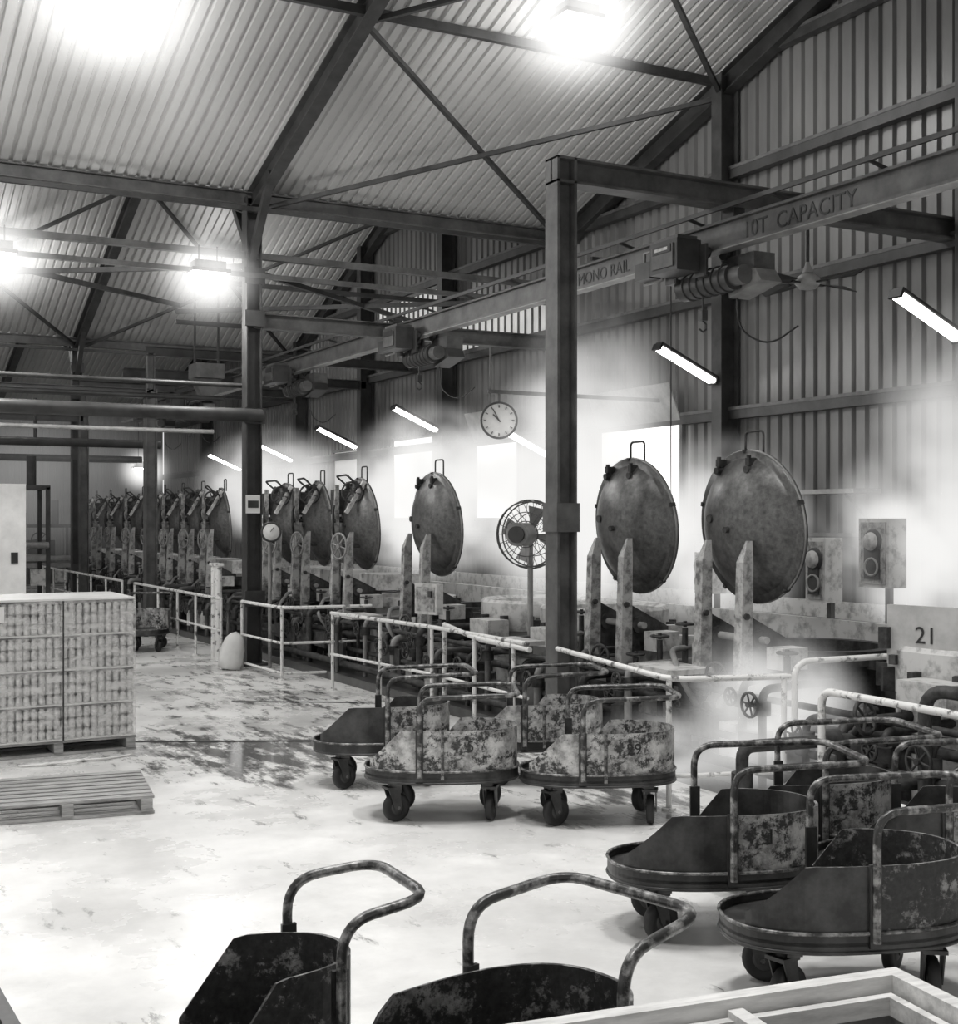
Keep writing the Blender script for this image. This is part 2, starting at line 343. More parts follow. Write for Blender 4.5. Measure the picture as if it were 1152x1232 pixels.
# ---------------------------------------------------------------- retorts
def retort_mesh(var=0,far=False):
    b=MB(); R=.72
    b.lathe([(R-.06,0),(R-.06,1.02),(R+.05,1.02),(R+.05,1.16),(R-.08,1.16),(R-.08,.7),(0,.7)],(0,0,0),(0,0,1),M_rust if var==0 else M_light,40,False)
    for i in range(12):
        a=2*math.pi*i/12; b.box((math.cos(a)*(R+.07),math.sin(a)*(R+.07),1.06),(0.12,0.09,0.13),M_rust,rz=a)
    th=math.radians(5); ax=Vector((-math.cos(th),0,math.sin(th)*-1)); C=Vector((-.80,0,2.33))
    prof=[(0.001,.30),(.12,.295),(.25,.272),(.38,.232),(.5,.175),(.6,.105),(.655,.05),(.665,.03),(.735,.03),(.74,-.03),(.66,-.035),(.64,.0),(.4,.16),(0.001,.24)]
    b.lathe(prof,C,ax,M_lid,56)
    b.ring(C+ax*.0,ax,.737,.012,M_steelL,48,6)
    a2=Vector((0,1,0)); a1=ax.cross(a2).normalized()
    for i in range(5):
        a=2*math.pi*(i+.5)/5; p=C+(a1*math.cos(a)+a2*math.sin(a))*.735
        b.bar(p-ax*.03,p+ax*.04,0.04,0.025,M_rust,up=(a1*math.cos(a)+a2*math.sin(a)))
    b.cyl(C+ax*.27,C+ax*.34,.03,M_rust,12); b.cyl(C+ax*.2+a2*.3+a1*-.1,C+ax*.28+a2*.3+a1*-.1,.04,M_rust,12)
    for y in(-.14,.3):
        b.cyl(C+Vector((0,y,.56))+ax*.04,C+Vector((0,y,.56))+ax*.2,.035,M_rust,10); b.box(C+Vector((-.12,y,.62)),(.12,.05,.07),M_rust)
        b.cyl(C+Vector((-.16,y,.50)),C+Vector((-.16,y,.68)),.022,M_rust,8)
    t=C+Vector((0,0,.72))
    b.tube(fillet([t+Vector((0.03,-.13,-.05)),t+Vector((.03,-.13,.20)),t+Vector((.03,.13,.20)),t+Vector((.03,.13,-.05))],.05),.012,M_rust,6)
    for y in(-.3,.3):
        vs=[(-1.24,y-.06,.70),(-1.10,y-.06,.70),(-1.10,y+.06,.70),(-1.24,y+.06,.70),
            (-1.20,y-.05,2.0),(-1.08,y-.05,2.0),(-1.08,y+.05,2.0),(-1.20,y+.05,2.0),
            (-1.12,y-.012,2.2),(-1.06,y-.012,2.2),(-1.06,y+.012,2.2),(-1.12,y+.012,2.2)]
        b.add(vs,[(0,1,5,4),(1,2,6,5),(2,3,7,6),(3,0,4,7),(4,5,9,8),(5,6,10,9),(6,7,11,10),(7,4,8,11),(8,9,10,11),(3,2,1,0)],M_arm)
        b.prism([(-1.1,y-.03,1.0),(-.6,y-.03,1.0),(-.6,y-.03,1.25),(-1.1,y-.03,1.5)],(0,.06,0),M_rust)
        b.cyl((-1.0,y-.07,1.28),(-1.0,y+.07,1.28),.09,M_rust,16); b.cyl((-1.17,y-.08,1.5),(-1.17,y+.08,1.5),.03,M_rust,10)
        b.bar((-1.17,y,.72),(-1.45,y,.25),.08,.1,M_rust)
    b.cyl((-1.0,-.45,1.28),(-1.0,.45,1.28),.035,M_steelL,12)
    b.box((-1.4,0,.5),(.3,.66,.22),M_rust); b.box((-1.15,0,.86),(.2,.5,.08),M_steel)
    b.cyl((-1.1,.0,.0),(-1.1,0,.8),.07,M_rust,12)
    b.box((-.75,.62,1.0),(.35,.3,.3),M_light); b.box((-.85,-.55,1.12),(.3,.22,.2),M_light)
    for (x,y,h) in ((-1.15,-.5,.95),(-1.25,.52,.8),(-1.0,-.72,1.15),(-.95,.85,1.3)):
        b.cyl((x,y,0),(x,y,h),.03,M_rust,10); b.cyl((x,y,h*.5),(x,y,h*.5+.14),.06,M_rust,10); b.wheel((x,y,h+.04),(0,0,1),.09,M_rust)
        b.tube(fillet([(x,y,h*.62),(x+.2,y,h*.62),(x+.3,y*.8,h*.62)],.05),.025,M_steelL,8)
    b.wheel((-1.38,-.18,.95),(1,.2,0),.12,M_rust,.016); b.cyl((-1.38,-.18,.95),(-1.0,-.18,.95),.02,M_rust,6)
    b.tube(fillet([(-1.3,.2,.6),(-1.5,.2,.9),(-1.2,.75,1.1),(-.8,.9,1.1)],.12),.03,M_steelL,8)
    if far:
        b.wheel(C+Vector((-.45,.1,.05)),(1,-.4,0),.24,M_rust,.02); b.cyl(C+Vector((-.45,.1,.05)),C+Vector((-.1,.1,.05)),.03,M_rust,8)
        b.wheel(C+Vector((-.3,-.35,.5)),(.3,1,0),.16,M_rust,.018); b.box(C+Vector((-.3,.25,.35)),(.25,.2,.4),M_rust)
        b.bar((-1.25,.1,1.2),(-1.2,.1,2.95),.12,.14,M_arm,w1=.06,h1=.06); b.bar((-1.2,-.35,2.5),(-.9,-.35,3.0),.06,.06,M_light)
        b.tube(fillet([(-1.0,-.4,2.9),(-1.2,-.4,3.1),(-1.15,.3,3.1),(-.9,.3,2.9)],.1),.018,M_rust,6)
        b.box((-.35,.0,1.4),(.7,.9,.25),M_light)
        b.wheel(C+Vector((-.5,-.3,-.35)),(1,.3,0),.2,M_steelL,.018); b.cyl(C+Vector((-.5,-.3,-.35)),C+Vector((-.1,-.3,-.35)),.03,M_rust,8)
    return b
rm=[retort_mesh(0).mesh('retort'),retort_mesh(1).mesh('retort_pale'),retort_mesh(0,True).mesh('retort_far'),retort_mesh(1,True).mesh('retort_far_pale')]
for i,Y in enumerate((9.67,11.6,16.45,19.1,20.9,22.6,26.5,28.2,29.8,31.4,33.6,35.5,37.4,39.2)):
    o=bpy.data.objects.new('retort',rm[(i%2)+(2 if Y>18 else 0)]); COL.objects.link(o); o.location=(9.0,Y,0)
    if Y>18.9 : o.rotation_euler=(0,0,random.uniform(-.15,.12))
def open_retort():
    b=MB(); R=.74
    b.lathe([(R-.08,0),(R-.08,.95),(R+.06,.95),(R+.06,1.3),(R+.02,1.34),(R-.06,1.3),(R-.06,.6),(0,.6)],(0,0,0),(0,0,1),M_light,44,False)
    for i in range(14):
        a=2*math.pi*i/14; b.box((math.cos(a)*(R+.1),math.sin(a)*(R+.1),1.05),(0.12,0.06,0.2),M_rust,rz=a)
    b.box((-.95,-.3,1.0),(.3,.5,.22),M_light); b.cyl((-.95,-.3,0),(-.95,-.3,.9),.05,M_rust,10)
    return b.mesh('open_retort')
om=open_retort()
for Y in(7.6,13.4,14.95):
    o=bpy.data.objects.new('open_retort',om); COL.objects.link(o); o.location=(9.0,Y,0)
b=MB(); b.box((0,0,1.43),(0.05,0.75,0.5),M_panel); b.cyl((0.05,-.25,0),(0.05,-.25,1.4),.03,M_white,8); b.cyl((0.05,.25,0),(0.05,.25,1.4),.03,M_rust,8); b.box((-.05,.38,1.4),(.08,.08,.18),M_rust); b.box((-.05,.30,1.22),(.06,.06,.08),M_rust)
o=b.obj('number_plate',(8.35,7.62,0),0.25); text('digits','21',.2,(-.03,0.02,1.43),basis((0,-1,0),(0,0,1)),M_black,o)
b=MB(); b.box((11.1,20.5,.55),(2.2,31,1.1),M_conc); b.box((10.0,20.5,1.18),(.08,31,.28),M_light); b.box((12.2,20.5,1.18),(.08,31,.28),M_light)
b.obj('cooling_channel')
b=MB(); b.box((7.65,21,.06),(.9,33,.12),M_concD); b.box((9.0,21,.01),(1.9,33,.03),M_concD); b.obj('concrete_curb')  # curb and base darkened to carry the retorts' shade

b=MB()
for z,x,r in((.25,7.35,.05),(.45,7.5,.035),(.62,7.75,.045),(.82,7.6,.03)):
    b.cyl((x,6.5,z),(x,34,z),r,M_rust,10)
yy=6.8
while yy<34:
    z=random.choice((.62,.82)); x=random.uniform(7.2,7.7)
    b.tube(fillet([(x,yy,.1),(x,yy,z+.12),(x+.5,yy+.1,z+.12),(x+.9,yy+.1,z+.12)],.12),random.uniform(.03,.055),random.choice((M_rust,M_rust,M_steelL,M_steel)),8)
    b.cyl((x,yy,z-.1),(x,yy,z+.02),.075,M_rust,12)
    b.wheel((x-.14,yy,z),(1,0,0),random.uniform(.07,.12),M_rust); b.cyl((x-.14,yy,z),(x,yy,z),.015,M_rust,6)
    if random.random()<.5: b.box((x+.1,yy+.2,.4),(.25,.2,.3),random.choice((M_rust,M_light,M_steel)),rz=random.uniform(0,1))
    yy+=random.uniform(.36,.6)
for Y in (10.1,13.2,17.8): b.box((7.55,Y,.96),(.5,.7,.05),M_light); b.cyl((7.55,Y,0),(7.55,Y,.95),.03,M_rust,8)
b.obj('steam_pipework')
# small junction box standing on the railing line
b=MB(); b.box((0,0,1.35),(.12,.42,.4),M_light); b.box((-.065,0,1.35),(.01,.34,.32),M_arm); b.box((-.08,-.1,1.42),(.02,.06,.08),M_steelD); b.cyl((0.02,0,0),(.02,0,1.2),.03,M_steelL,8)
b.obj('control_box',(7.5,15.3,0),.3)

# ---------------------------------------------------------------- railings
def railing(path,posts,h=1.08,mid=(.55,),name='pipe_railing'):
    b=MB()
    top=[(x,y,h) for x,y in path]; b.tube(fillet(top,.25),.026,M_rail,8)
    for mz in mid: b.tube(fillet([(x,y,mz) for x,y in path],.2),.02,M_rail,8)
    for x,y in posts: b.cyl((x,y,0),(x,y,h),.024,M_rail,8); b.cyl((x,y,0),(x,y,.02),.06,M_rail,10)
    b.obj(name)
railing([(6.95,11.2),(6.43,8.6),(7.45,8.3)],[(6.43,8.62),(7.4,8.32)],mid=(.28,))
b=MB()
b.tube(fillet([(7.5,8.3,0),(7.5,8.3,1.2),(8.5,8.1,1.22),(8.5,8.1,0)],.15),.028,M_rail,8)
b.tube(fillet([(7.05,7.5,0),(7.05,7.5,1.08),(6.95,4.5,1.06)],.12),.03,M_rail,8)
b.tube([(7.05,7.5,.35),(6.95,4.5,.35)],.02,M_rail,8)
b.cyl((6.99,6.0,0),(6.99,6.0,1.06),.024,M_rail,8); b.cyl((6.95,4.5,0),(6.95,4.5,1.06),.024,M_rail,8)
b.tube(fillet([(7.4,6.8,0),(7.4,6.8,1.15),(7.4,5.9,1.15),(7.4,5.9,0)],.2),.05,M_rust,8)
b.obj('pipe_railing')
b=MB()
b.tube(fillet([(6.6,7.9,0),(6.6,7.9,.62),(7.3,7.6,.66),(7.9,7.5,.66)],.1),.05,M_rust,10); b.tube(fillet([(6.8,7.2,.1),(6.8,7.2,.4),(7.6,6.9,.42)],.1),.045,M_rust,10)
b.wheel((7.45,7.45,.85),(.2,-1,.2),.13,M_rust,.018); b.cyl((7.45,7.6,.66),(7.45,7.45,.85),.03,M_rust,8); b.cyl((6.6,7.9,.3),(6.6,7.9,.42),.085,M_rust,12); b.cyl((7.2,7.64,.66),(7.32,7.6,.66),.09,M_rust,12)
b.cyl((7.9,7.5,0),(7.9,7.5,.7),.08,M_rust,12)
b.obj('steam_valve_manifold')
railing([(6.8,17.0),(7.0,14.2),(6.95,11.8)],[(6.8,16.95),(7.0,14.2),(6.93,15.6),(6.95,12.1)],mid=(.5,))
b=MB()
b.tube(fillet([(7.2,14.25,1.1),(6.95,13.0,1.05),(6.95,11.75,1.02)],.2),.03,M_rail,8); b.cyl((7.2,14.25,0),(7.2,14.25,1.1),.03,M_rail,8); b.cyl((6.95,13.0,0),(6.95,13.0,1.05),.025,M_rail,8)
b.obj('pipe_railing')
railing([(7.9,18.1),(6.55,18.3),(6.5,20.1)],[(6.55,18.35),(6.5,20.1)],mid=(.55,.1))
railing([(6.4,20.9),(6.4,26.9)],[(6.4,20.9),(6.4,22.4),(6.4,23.6),(6.4,25),(6.4,26.9)],mid=(.55,))
railing([(6.4,28),(6.4,38)],[(6.4,28+i*1.6) for i in range(7)],mid=(.55,))
b=MB()
for y in (21.7,21.95): b.cyl((6.6,y,0),(6.6,y,1.6),.06,M_rail,10); b.box((6.6,y,1.62),(.14,.14,.05),M_rail)
b.obj('guard_posts')

# ---------------------------------------------------------------- trolleys
def trolley_mesh(style,hx0=0.0,hx1=.82,wall=.38,d0=-.57,d1=-.33,A=.62,Bw=.38,zh=None,f0=-.05,f1=.17,lift=.02):
    b=MB(); NN=64; zt=.36
    side,back={'light':(M_plateD,M_chipL),'pale':(M_chipL,M_chipL),'dark':(M_plateD,M_chipD),'rust':(M_chipD,M_chipD)}[style]
    def P(a,k=1.0):
        c,s_=math.cos(a),math.sin(a); e=2/2.5
        return (A*k*math.copysign(abs(c)**e,c), Bw*k*math.copysign(abs(s_)**e,s_))
    ang=[2*math.pi*i/NN for i in range(NN)]
    ring=[P(a) for a in ang]
    b.prism([(x,y,zt) for x,y in ring],(0,0,.018),M_plateD)
    for i in range(NN):
        (x0,y0),(x1,y1)=ring[i],ring[(i+1)%NN]
        b.add([(x0,y0,zt-.03),(x1,y1,zt-.03),(x1,y1,zt+.06),(x0,y0,zt+.06)],[(0,1,2,3)],M_plateD,True)
    b.tube([(x,y,zt+.06) for x,y in ring],.010,M_tube,6,True)
    b.tube([(x,y,zt-.03) for x,y in ring],.010,M_plateD,6,True)
    def lim(y): return (d0,d1) if y<0 else (f0,f1)
    def hgt(x,y):
        q0,q1=lim(y)
        if x>q1: return wall
        return .13+(wall-.13)*max(0,(x-q0))/(q1-q0)
    for i in range(NN):
        a0=ang[i];a1=ang[i]+2*math.pi/NN
        x0,y0=P(a0,.985);x1,y1=P(a1,.985); ym=(y0+y1)/2
        q0,q1=lim(ym)
        if x0<q0-.01 or x1<q0-.01: continue
        mat=side if (x0+x1)/2<.0 else back
        x2,y2=P(a1,.955);x3,y3=P(a0,.955)
        h0=hgt(x0,ym);h1=hgt(x1,ym)
        b.add([(x0,y0,zt),(x1,y1,zt),(x1,y1,zt+h1),(x0,y0,zt+h0)],[(0,1,2,3)],mat,True)
        b.add([(x3,y3,zt),(x2,y2,zt),(x2,y2,zt+h1),(x3,y3,zt+h0)],[(3,2,1,0)],mat if style!='light' else M_plateD,True)
        b.add([(x0,y0,zt+h0),(x1,y1,zt+h1),(x2,y2,zt+h1),(x3,y3,zt+h0)],[(0,1,2,3)],M_tube)
    yy=Bw+.012; zh=zt+wall+.26 if zh is None else zh
    for s_ in(-1,1):
        b.box((hx0,s_*(yy-.008),zt+wall/2),(.06,.02,wall+.02),M_plateD)
        for z in(.1,.28): b.cyl((hx0,s_*(yy),zt+z),(hx0,s_*(yy+.012),zt+z),.014,M_rust,8)
    if d1<-.1: b.box((.0,-(yy-.014),zt+wall/2),(.025,.02,wall),M_tube)
    b.tube(fillet([(hx0,-yy-.01,zt+.02),(hx0,-yy-.01,zh),(hx1,-yy+.03,zh+lift),(hx1,yy-.03,zh+lift),(hx0,yy+.01,zh),(hx0,yy+.01,zt+.02)],.13,7),.021,M_tube,8)
    b.box((0,0,zt-.045),(.95,.08,.05),M_plateD); b.box((-.36,0,zt-.045),(.08,.56,.05),M_plateD); b.box((.36,0,zt-.045),(.08,.56,.05),M_plateD)
    R=.115
    for cx,cy,sw in((-.40,-.22,.5),(-.36,.24,-.5),(.38,-.22,1.3),(.38,.24,.8)):
        d=Vector((math.cos(sw),math.sin(sw),0)); n=Vector((-d.y,d.x,0)); c=Vector((cx,cy,0))+d*.04+Vector((0,0,R))
        b.lathe([(.03,-.03),(.07,-.026),(.085,-.03),(R-.006,-.026),(R,-.014),(R,.014),(R-.006,.026),(.085,.03),(.07,.026),(.03,.03)],c,n,M_rub,24)
        b.lathe([(0,-.034),(.04,-.034),(.075,-.02),(.075,.02),(.04,.034),(0,.034)],c,n,M_steelD,16)
        b.cyl(c-n*.05,c+n*.05,.014,M_steelL,8)
        for s_ in(-1,1):
            q=c+n*s_*.042; b.prism([q-d*.03+Vector((0,0,-.02)),q+d*.03+Vector((0,0,-.02)),Vector((cx,cy,zt-.09))+n*s_*.042+d*.05,Vector((cx,cy,zt-.09))+n*s_*.042-d*.05],n*s_*.008,M_plateD)
        b.box((cx,cy,zt-.085),(.12,.12,.02),M_plateD,rz=sw); b.cyl((cx,cy,zt-.09),(cx,cy,zt-.02),.035,M_plateD,12)
    return b
TM={'light':trolley_mesh('light').mesh('trolley_light'),'pale':trolley_mesh('pale',-.18,.6).mesh('trolley_pale'),
    'dark':trolley_mesh('dark',.0,.8).mesh('trolley_dark'),
    'near':trolley_mesh('rust',.28,.74,.42,-.36,-.12,.60,.35,1.0,-.36,-.12,.04).mesh('trolley_near'),
    'near2':trolley_mesh('rust',.44,.80,.42,.0,.22,.58,.29,.96,.0,.22,.04).mesh('trolley_near_b')}
def D(a): return math.radians(a)
for st,x,y,a,num in (('pale',5.74,8.64,-24,'29'),('pale',4.70,9.35,-26,'5'),('light',4.8,10.75,-18,''),('pale',6.1,10.2,-20,''),
    ('light',4.81,6.02,-22,'1'),('light',5.85,6.42,-20,''),('dark',4.72,4.88,-20,''),('light',5.95,5.5,-25,''),
    ('pale',5.9,23.7,70,''),('near2',1.32,4.60,-2,''),('near',2.0,3.70,14,'')):
    o=bpy.data.objects.new('retort_basket_trolley',TM[st]); COL.objects.link(o); o.location=(x,y,0); o.rotation_euler=(0,0,D(a))
    if num: text('number',num,.12,(.22,-.386,.62),basis((1,-.03,0),(0,0,1)),M_black,o)
# parts bin beside the near trolley
b=MB()
for c,s_ in (((0,-.85,.42),(.85,.02,.66)),((0,.85,.42),(.85,.02,.66)),((-.42,0,.42),(.02,1.7,.66)),((.42,0,.42),(.02,1.7,.66)),((0,0,.1),(.85,1.7,.02))): b.box(c,s_,M_plateD)
for x in(-.42,.42): b.bar((x,-.86,.76),(x,.86,.76),.05,.04,M_plateD)
for y in(-.85,.85): b.bar((-.42,y,.76),(.42,y,.76),.05,.04,M_plateD)
for x in(-.36,.36):
    for y in(-.78,.78): b.box((x,y,.05),(.08,.08,.1),M_plateD)
b.obj('steel_parts_bin',(.22,4.5,0),0.03)

# ---------------------------------------------------------------- pallet stack
def pallet(b,x0,y0,L,Wd,z0=0):
    n=8
    for i in range(n):
        yy=y0+Wd*(i+.5)/n; b.box((x0+L/2,yy,z0+.135),(L,Wd/n*.68,.022),M_wood)
    for i in range(3):
        xx=x0+.06+(L-.12)*i/2; b.box((xx,y0+Wd/2,z0+.076),(.09,Wd,.095),M_wood)
    for i in range(3):
        yy=y0+.06+(Wd-.12)*i/2; b.box((x0+L/2,yy,z0+.014),(L,.1,.022),M_wood)
b=MB(); pallet(b,-1.35,0,1.35,1.2); b.obj('wooden_pallet',(2.66,10.5,0),D(-8))
b=MB()
L=1.55;Wd=1.15;r=.036; pallet(b,-L,-.02,L+.02,Wd)
lay=4;H=.355
for l in range(lay):
    z0=.15+l*H+.0
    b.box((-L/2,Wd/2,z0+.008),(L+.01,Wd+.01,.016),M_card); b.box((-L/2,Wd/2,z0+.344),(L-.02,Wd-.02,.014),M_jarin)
    for k in range(3):
        zz=z0+.018+k*.107
        nx=int(L/(2*r)); ny=int(Wd/(2*r))
        for i in range(nx):
            for j in range(ny):
                if not(i==nx-1 or j==0): continue
                c=(-L+r+i*(L-2*r)/(nx-1), r+j*(Wd-2*r)/(ny-1))
                b.lathe([(r*.90,0),(r*.95,.01),(r*.95,.07),(r*.65,.085),(r*.74,.088),(r*.74,.104),(0,.104)],(c[0],c[1],zz),(0,0,1),M_jar,10)
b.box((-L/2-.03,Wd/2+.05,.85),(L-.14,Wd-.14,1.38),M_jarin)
b.box((-L/2,Wd/2,.15+lay*H+.012),(L+.01,Wd+.01,.02),M_white)
b.box((-L/2,-.012,.15+lay*H/2),(L+.03,.002,lay*H),M_wrap); b.box((.014,Wd/2,.15+lay*H/2),(.002,Wd,lay*H),M_wrap)
for x in(-.72,): b.box((x,-.018,.86),(.014,.006,1.42),M_black)
b.box((.02,Wd*.3,.86),(.006,.014,1.42),M_black); b.box((-1.35,-.02,1.45),(.12,.004,.16),M_white)
b.obj('pallet_of_jars',(3.22,13.55,0),0)
b=MB(); b.tube(fillet([(0,0,.01),(.2,-.1,.02),(.45,.05,.015),(.8,-.05,.02),(1.1,.1,.01)],.1),.012,M_white,6); b.tube(fillet([(.1,.05,.01),(.5,-.15,.03),(.7,.1,.02)],.1),.01,M_white,6); b.obj('loose_strapping',(2.0,13.1,0),0)

# foreground crate
b=MB(); L=2.2;Wd=1.1
def frm(x0,x1,y0,y1,z0,z1,t,mat):
    b.box(((x0+x1)/2,y0+t/2,(z0+z1)/2),(x1-x0,t,z1-z0),mat); b.box(((x0+x1)/2,y1-t/2,(z0+z1)/2),(x1-x0,t,z1-z0),mat)
    b.box((x0+t/2,(y0+y1)/2,(z0+z1)/2),(t,y1-y0-2*t,z1-z0),mat); b.box((x1-t/2,(y0+y1)/2,(z0+z1)/2),(t,y1-y0-2*t,z1-z0),mat)
frm(-L,0,-Wd,0,.94,1.0,.055,M_woodW); frm(-L+.03,-.03,-Wd+.03,-.03,.12,.94,.03,M_steelL)
frm(-L+.075,-.075,-Wd+.075,-.075,.90,.955,.03,M_woodW)
b.box((-.62,-Wd/2,.94),(.05,Wd-.14,.07),M_woodW); b.box((-1.3,-Wd/2,.94),(.05,Wd-.14,.07),M_woodW)
b.box((-L/2,-Wd/2,.62),(L-.1,Wd-.1,.02),M_steel)
for x in(-L+.08,-.08):
    for y in(-Wd+.08,-.08): b.box((x,y,.06),(.1,.1,.12),M_woodW)
b.obj('wooden_crate',(3.06,2.93,0),D(-8))

# ---------------------------------------------------------------- wall things
def window(n,y0,y1,z0,z1,mat,awn=True,ribs=0):
    b=MB(); X=12.9
    b.box((X,(y0+y1)/2,(z0+z1)/2),(.02,y1-y0,z1-z0),mat)
    for yy in(y0,y1): b.box((X-.02,yy,(z0+z1)/2),(.08,.07,z1-z0+.07),M_steel)
    for zz in(z0,z1): b.box((X-.02,(y0+y1)/2,zz),(.08,y1-y0,.07),M_steel)
    for i in range(ribs): b.box((X-.02,y0+(y1-y0)*(i+.5)/ribs,(z0+z1)/2),(.03,.05,z1-z0),M_steel)
    if awn:
        b.bar((X-.05,(y0+y1)/2,z1),(X-.3,(y0+y1)/2,z1+.62),y1-y0,.02,M_steelL,up=(0,0,1))
    b.obj('window_%d'%n)
window(1,16.9,19.3,2.35,4.0,M_win)
window(2,22.2,24.0,2.4,4.0,M_win)
window(3,26.0,28.2,2.4,4.3,M_win,False)
window(4,30.2,32.0,2.6,4.2,M_winlow,False)
window(5,21.0,24.8,6.0,7.0,M_winlow,False,14)
window(6,25.7,29.2,6.55,7.6,M_winlow,False,14)
b=MB(); b.box((5.6,49.85,1.5),(1.2,.05,2.8),M_win); b.box((5.6,49.8,2.95),(1.4,.1,.12),M_steelD)
for x in(4.95,6.25): b.box((x,49.8,1.5),(.12,.1,3),M_steelD)
b.obj('door_1')
def cabinet(x,y,z,w_,h_,name='recorder_cabinet'):
    b=MB(); b.box((0,0,0),(.25,w_,h_),M_light); b.box((-.13,0,0),(.02,w_-.08,h_-.08),M_arm)
    b.lathe([(0,.03),(.11,.03),(.13,0)],(-.14,0,h_*.17),(-1,0,0),M_steelD,20); b.lathe([(0,.05),(.09,.05),(.1,.02)],(-.14,0,h_*.17),(-1,0,0),M_light,20)
    b.box((-.145,0,-h_*.15),(.03,w_*.5,h_*.45),M_steelD); b.ring((-.16,0,-h_*.2),(1,0,0),.09,.015,M_steelL,16,5)
    b.bar((.1,0,-h_/2),(.1,0,-z),.06,.06,M_steel)
    b.obj(name,(x,y,z))
cabinet(10.1,9.85,2.05,.42,.72); cabinet(9.95,10.55,1.85,.3,.7); cabinet(12.6,14.4,1.85,.45,.95); cabinet(9.95,12.5,1.75,.3,.5)
b=MB(); b.box((12.65,13.6,2.78),(.5,2.0,.06),M_steelL); b.bar((12.85,12.8,2.4),(12.45,12.8,2.74),.03,.03,M_steel); b.bar((12.85,14.4,2.4),(12.45,14.4,2.74),.03,.03,M_steel)
b.obj('shelf')
def fluo(Y,z=4.98,x0=11.5,x1=12.55):
    b=MB(); p0=Vector((x0,Y,z)); p1=Vector((x1,Y,z-.46))
    b.bar(p0,p1,.16,.05,M_steelD,uo=.06); b.bar(p0,p1,.2,.02,M_steelL,uo=.03)
    for s_ in(-.05,.05):
        d,sd,u,L_=b.frame(p0,p1); b.cyl(p0+sd*s_+d*.03-u*.01,p1+sd*s_+d*-.03-u*.01,.035,M_tubeL,10)
    for p in(p0,p1): b.bar(p-(p1-p0).normalized()*.02,p+(p1-p0).normalized()*.02,.2,.1,M_black)
    b.tube(fillet([p1+Vector((0,0,.05)),p1+Vector((.2,0,-.1)),p1+Vector((.15,0,-.4)),(12.75,Y,z-1.0)],.1),.015,M_black,6)
    b.obj('fluorescent_light')
for Y,z in((11.0,5.05),(15.7,4.98),(25.2,4.8),(29.7,4.65),(34.3,4.5),(38.9,4.4)): fluo(Y,z)
fluo(20.45,4.0,11.6,12.6)
b=MB(); z=5.15
b.cyl((0,0,z),(0,0,5.9),.02,M_steelD,8); b.lathe([(0,.12),(.06,.12),(.14,.06),(.15,0),(.1,-.06),(0,-.08)],(0,0,z),(0,0,1),M_steelL,24)
b.lathe([(0.02,.25),(.07,.12)],(0,0,z),(0,0,1),M_steelL,16)
for i in range(4):
    a=i*math.pi/2+.1; d=Vector((math.cos(a),math.sin(a),0)); n=Vector((-d.y,d.x,0))
    b.bar(d*.12+Vector((0,0,z)),d*.28+Vector((0,0,z)),.05,.015,M_black)
    b.prism([d*.24+n*-.06+Vector((0,0,z-.015)),d*.75+n*-.09+Vector((0,0,z-.04)),d*.75+n*.09+Vector((0,0,z+.05)),d*.24+n*.06+Vector((0,0,z+.02))],(0,0,.01),M_black)
b.obj('ceiling_fan',(10.5,11.4,0))
b=MB(); z=2.1; ax=Vector((-.35,-.3,.0)).normalized()
b.cyl((0,0,0),(0,0,z-.1),.035,M_steelL,10); b.cyl((0,0,0),(0,0,.05),.3,M_rust,20)
for k,R in((.10,.40),(.0,.42),(-.10,.40)): b.ring(Vector((0,0,z))+ax*k,ax,R,.010,M_steel,30,5)
for k,R in((.16,.27),(.18,.16),(-.16,.27)): b.ring(Vector((0,0,z))+ax*k,ax,R,.006,M_steel,24,5)
sd=ax.cross(Vector((0,0,1))).normalized(); up=Vector((0,0,1)); c=Vector((0,0,z))
for i in range(20):
    a=2*math.pi*i/20; q=sd*math.cos(a)+up*math.sin(a)
    for s_ in(1,-1): b.tube([c+ax*.19*s_+q*.08,c+ax*.16*s_+q*.27,c+ax*.1*s_+q*.40],.004,M_steel,4)
for i in range(4):
    a=2*math.pi*i/4; q=sd*math.cos(a)+up*math.sin(a); q2=sd*math.cos(a+.6)+up*math.sin(a+.6)
    b.prism([c+q*.08,c+q*.35+ax*.06,c+q2*.36-ax*.04,c+q2*.1-ax*.03],ax*.008,M_steelL)
b.cyl(c+ax*.15,c+ax*.50,.14,M_steelL,20); b.cyl(c+ax*.50,c+ax*.54,.10,M_steelD,16); b.cyl(c-ax*.05,c+ax*.15,.09,M_steelD,16)
b.obj('industrial_fan',(8.05,13.6,0.12))
b=MB(); n=Vector((-.47,-.88,0)); c=Vector((0,0,0))
b.lathe([(0,-.06),(.25,-.06),(.28,-.05),(.28,.05),(.255,.06),(.25,.045),(0,.045)],c,n,M_white,40)
b.ring(n*.05,n,.272,.02,M_steelD,40,6)
sd=Vector((0,0,1)).cross(n).normalized()
for i in range(12):
    a=math.pi*i/6; q=sd*math.sin(a)+Vector((0,0,1))*math.cos(a)
    b.bar(n*.055+q*.195,n*.055+q*.235,.012,.012,M_black)
for a,l,w_ in((D(-28),.2,.014),(D(-45),.13,.02)):
    q=sd*math.sin(a)+Vector((0,0,1))*math.cos(a); b.bar(n*.062-q*.03,n*.062+q*l,w_,.008,M_black,up=n)
b.cyl((-.15,0,.25),(-.15,0,1.12),.02,M_steel,8); b.bar((-.2,0,.44),(3.1,0,.44),.05,.06,M_steel); b.cyl((0.0,0,.27),(0,0,.44),.02,M_steel,8)
b.obj('hanging_clock',(9.68,17.3,3.92))

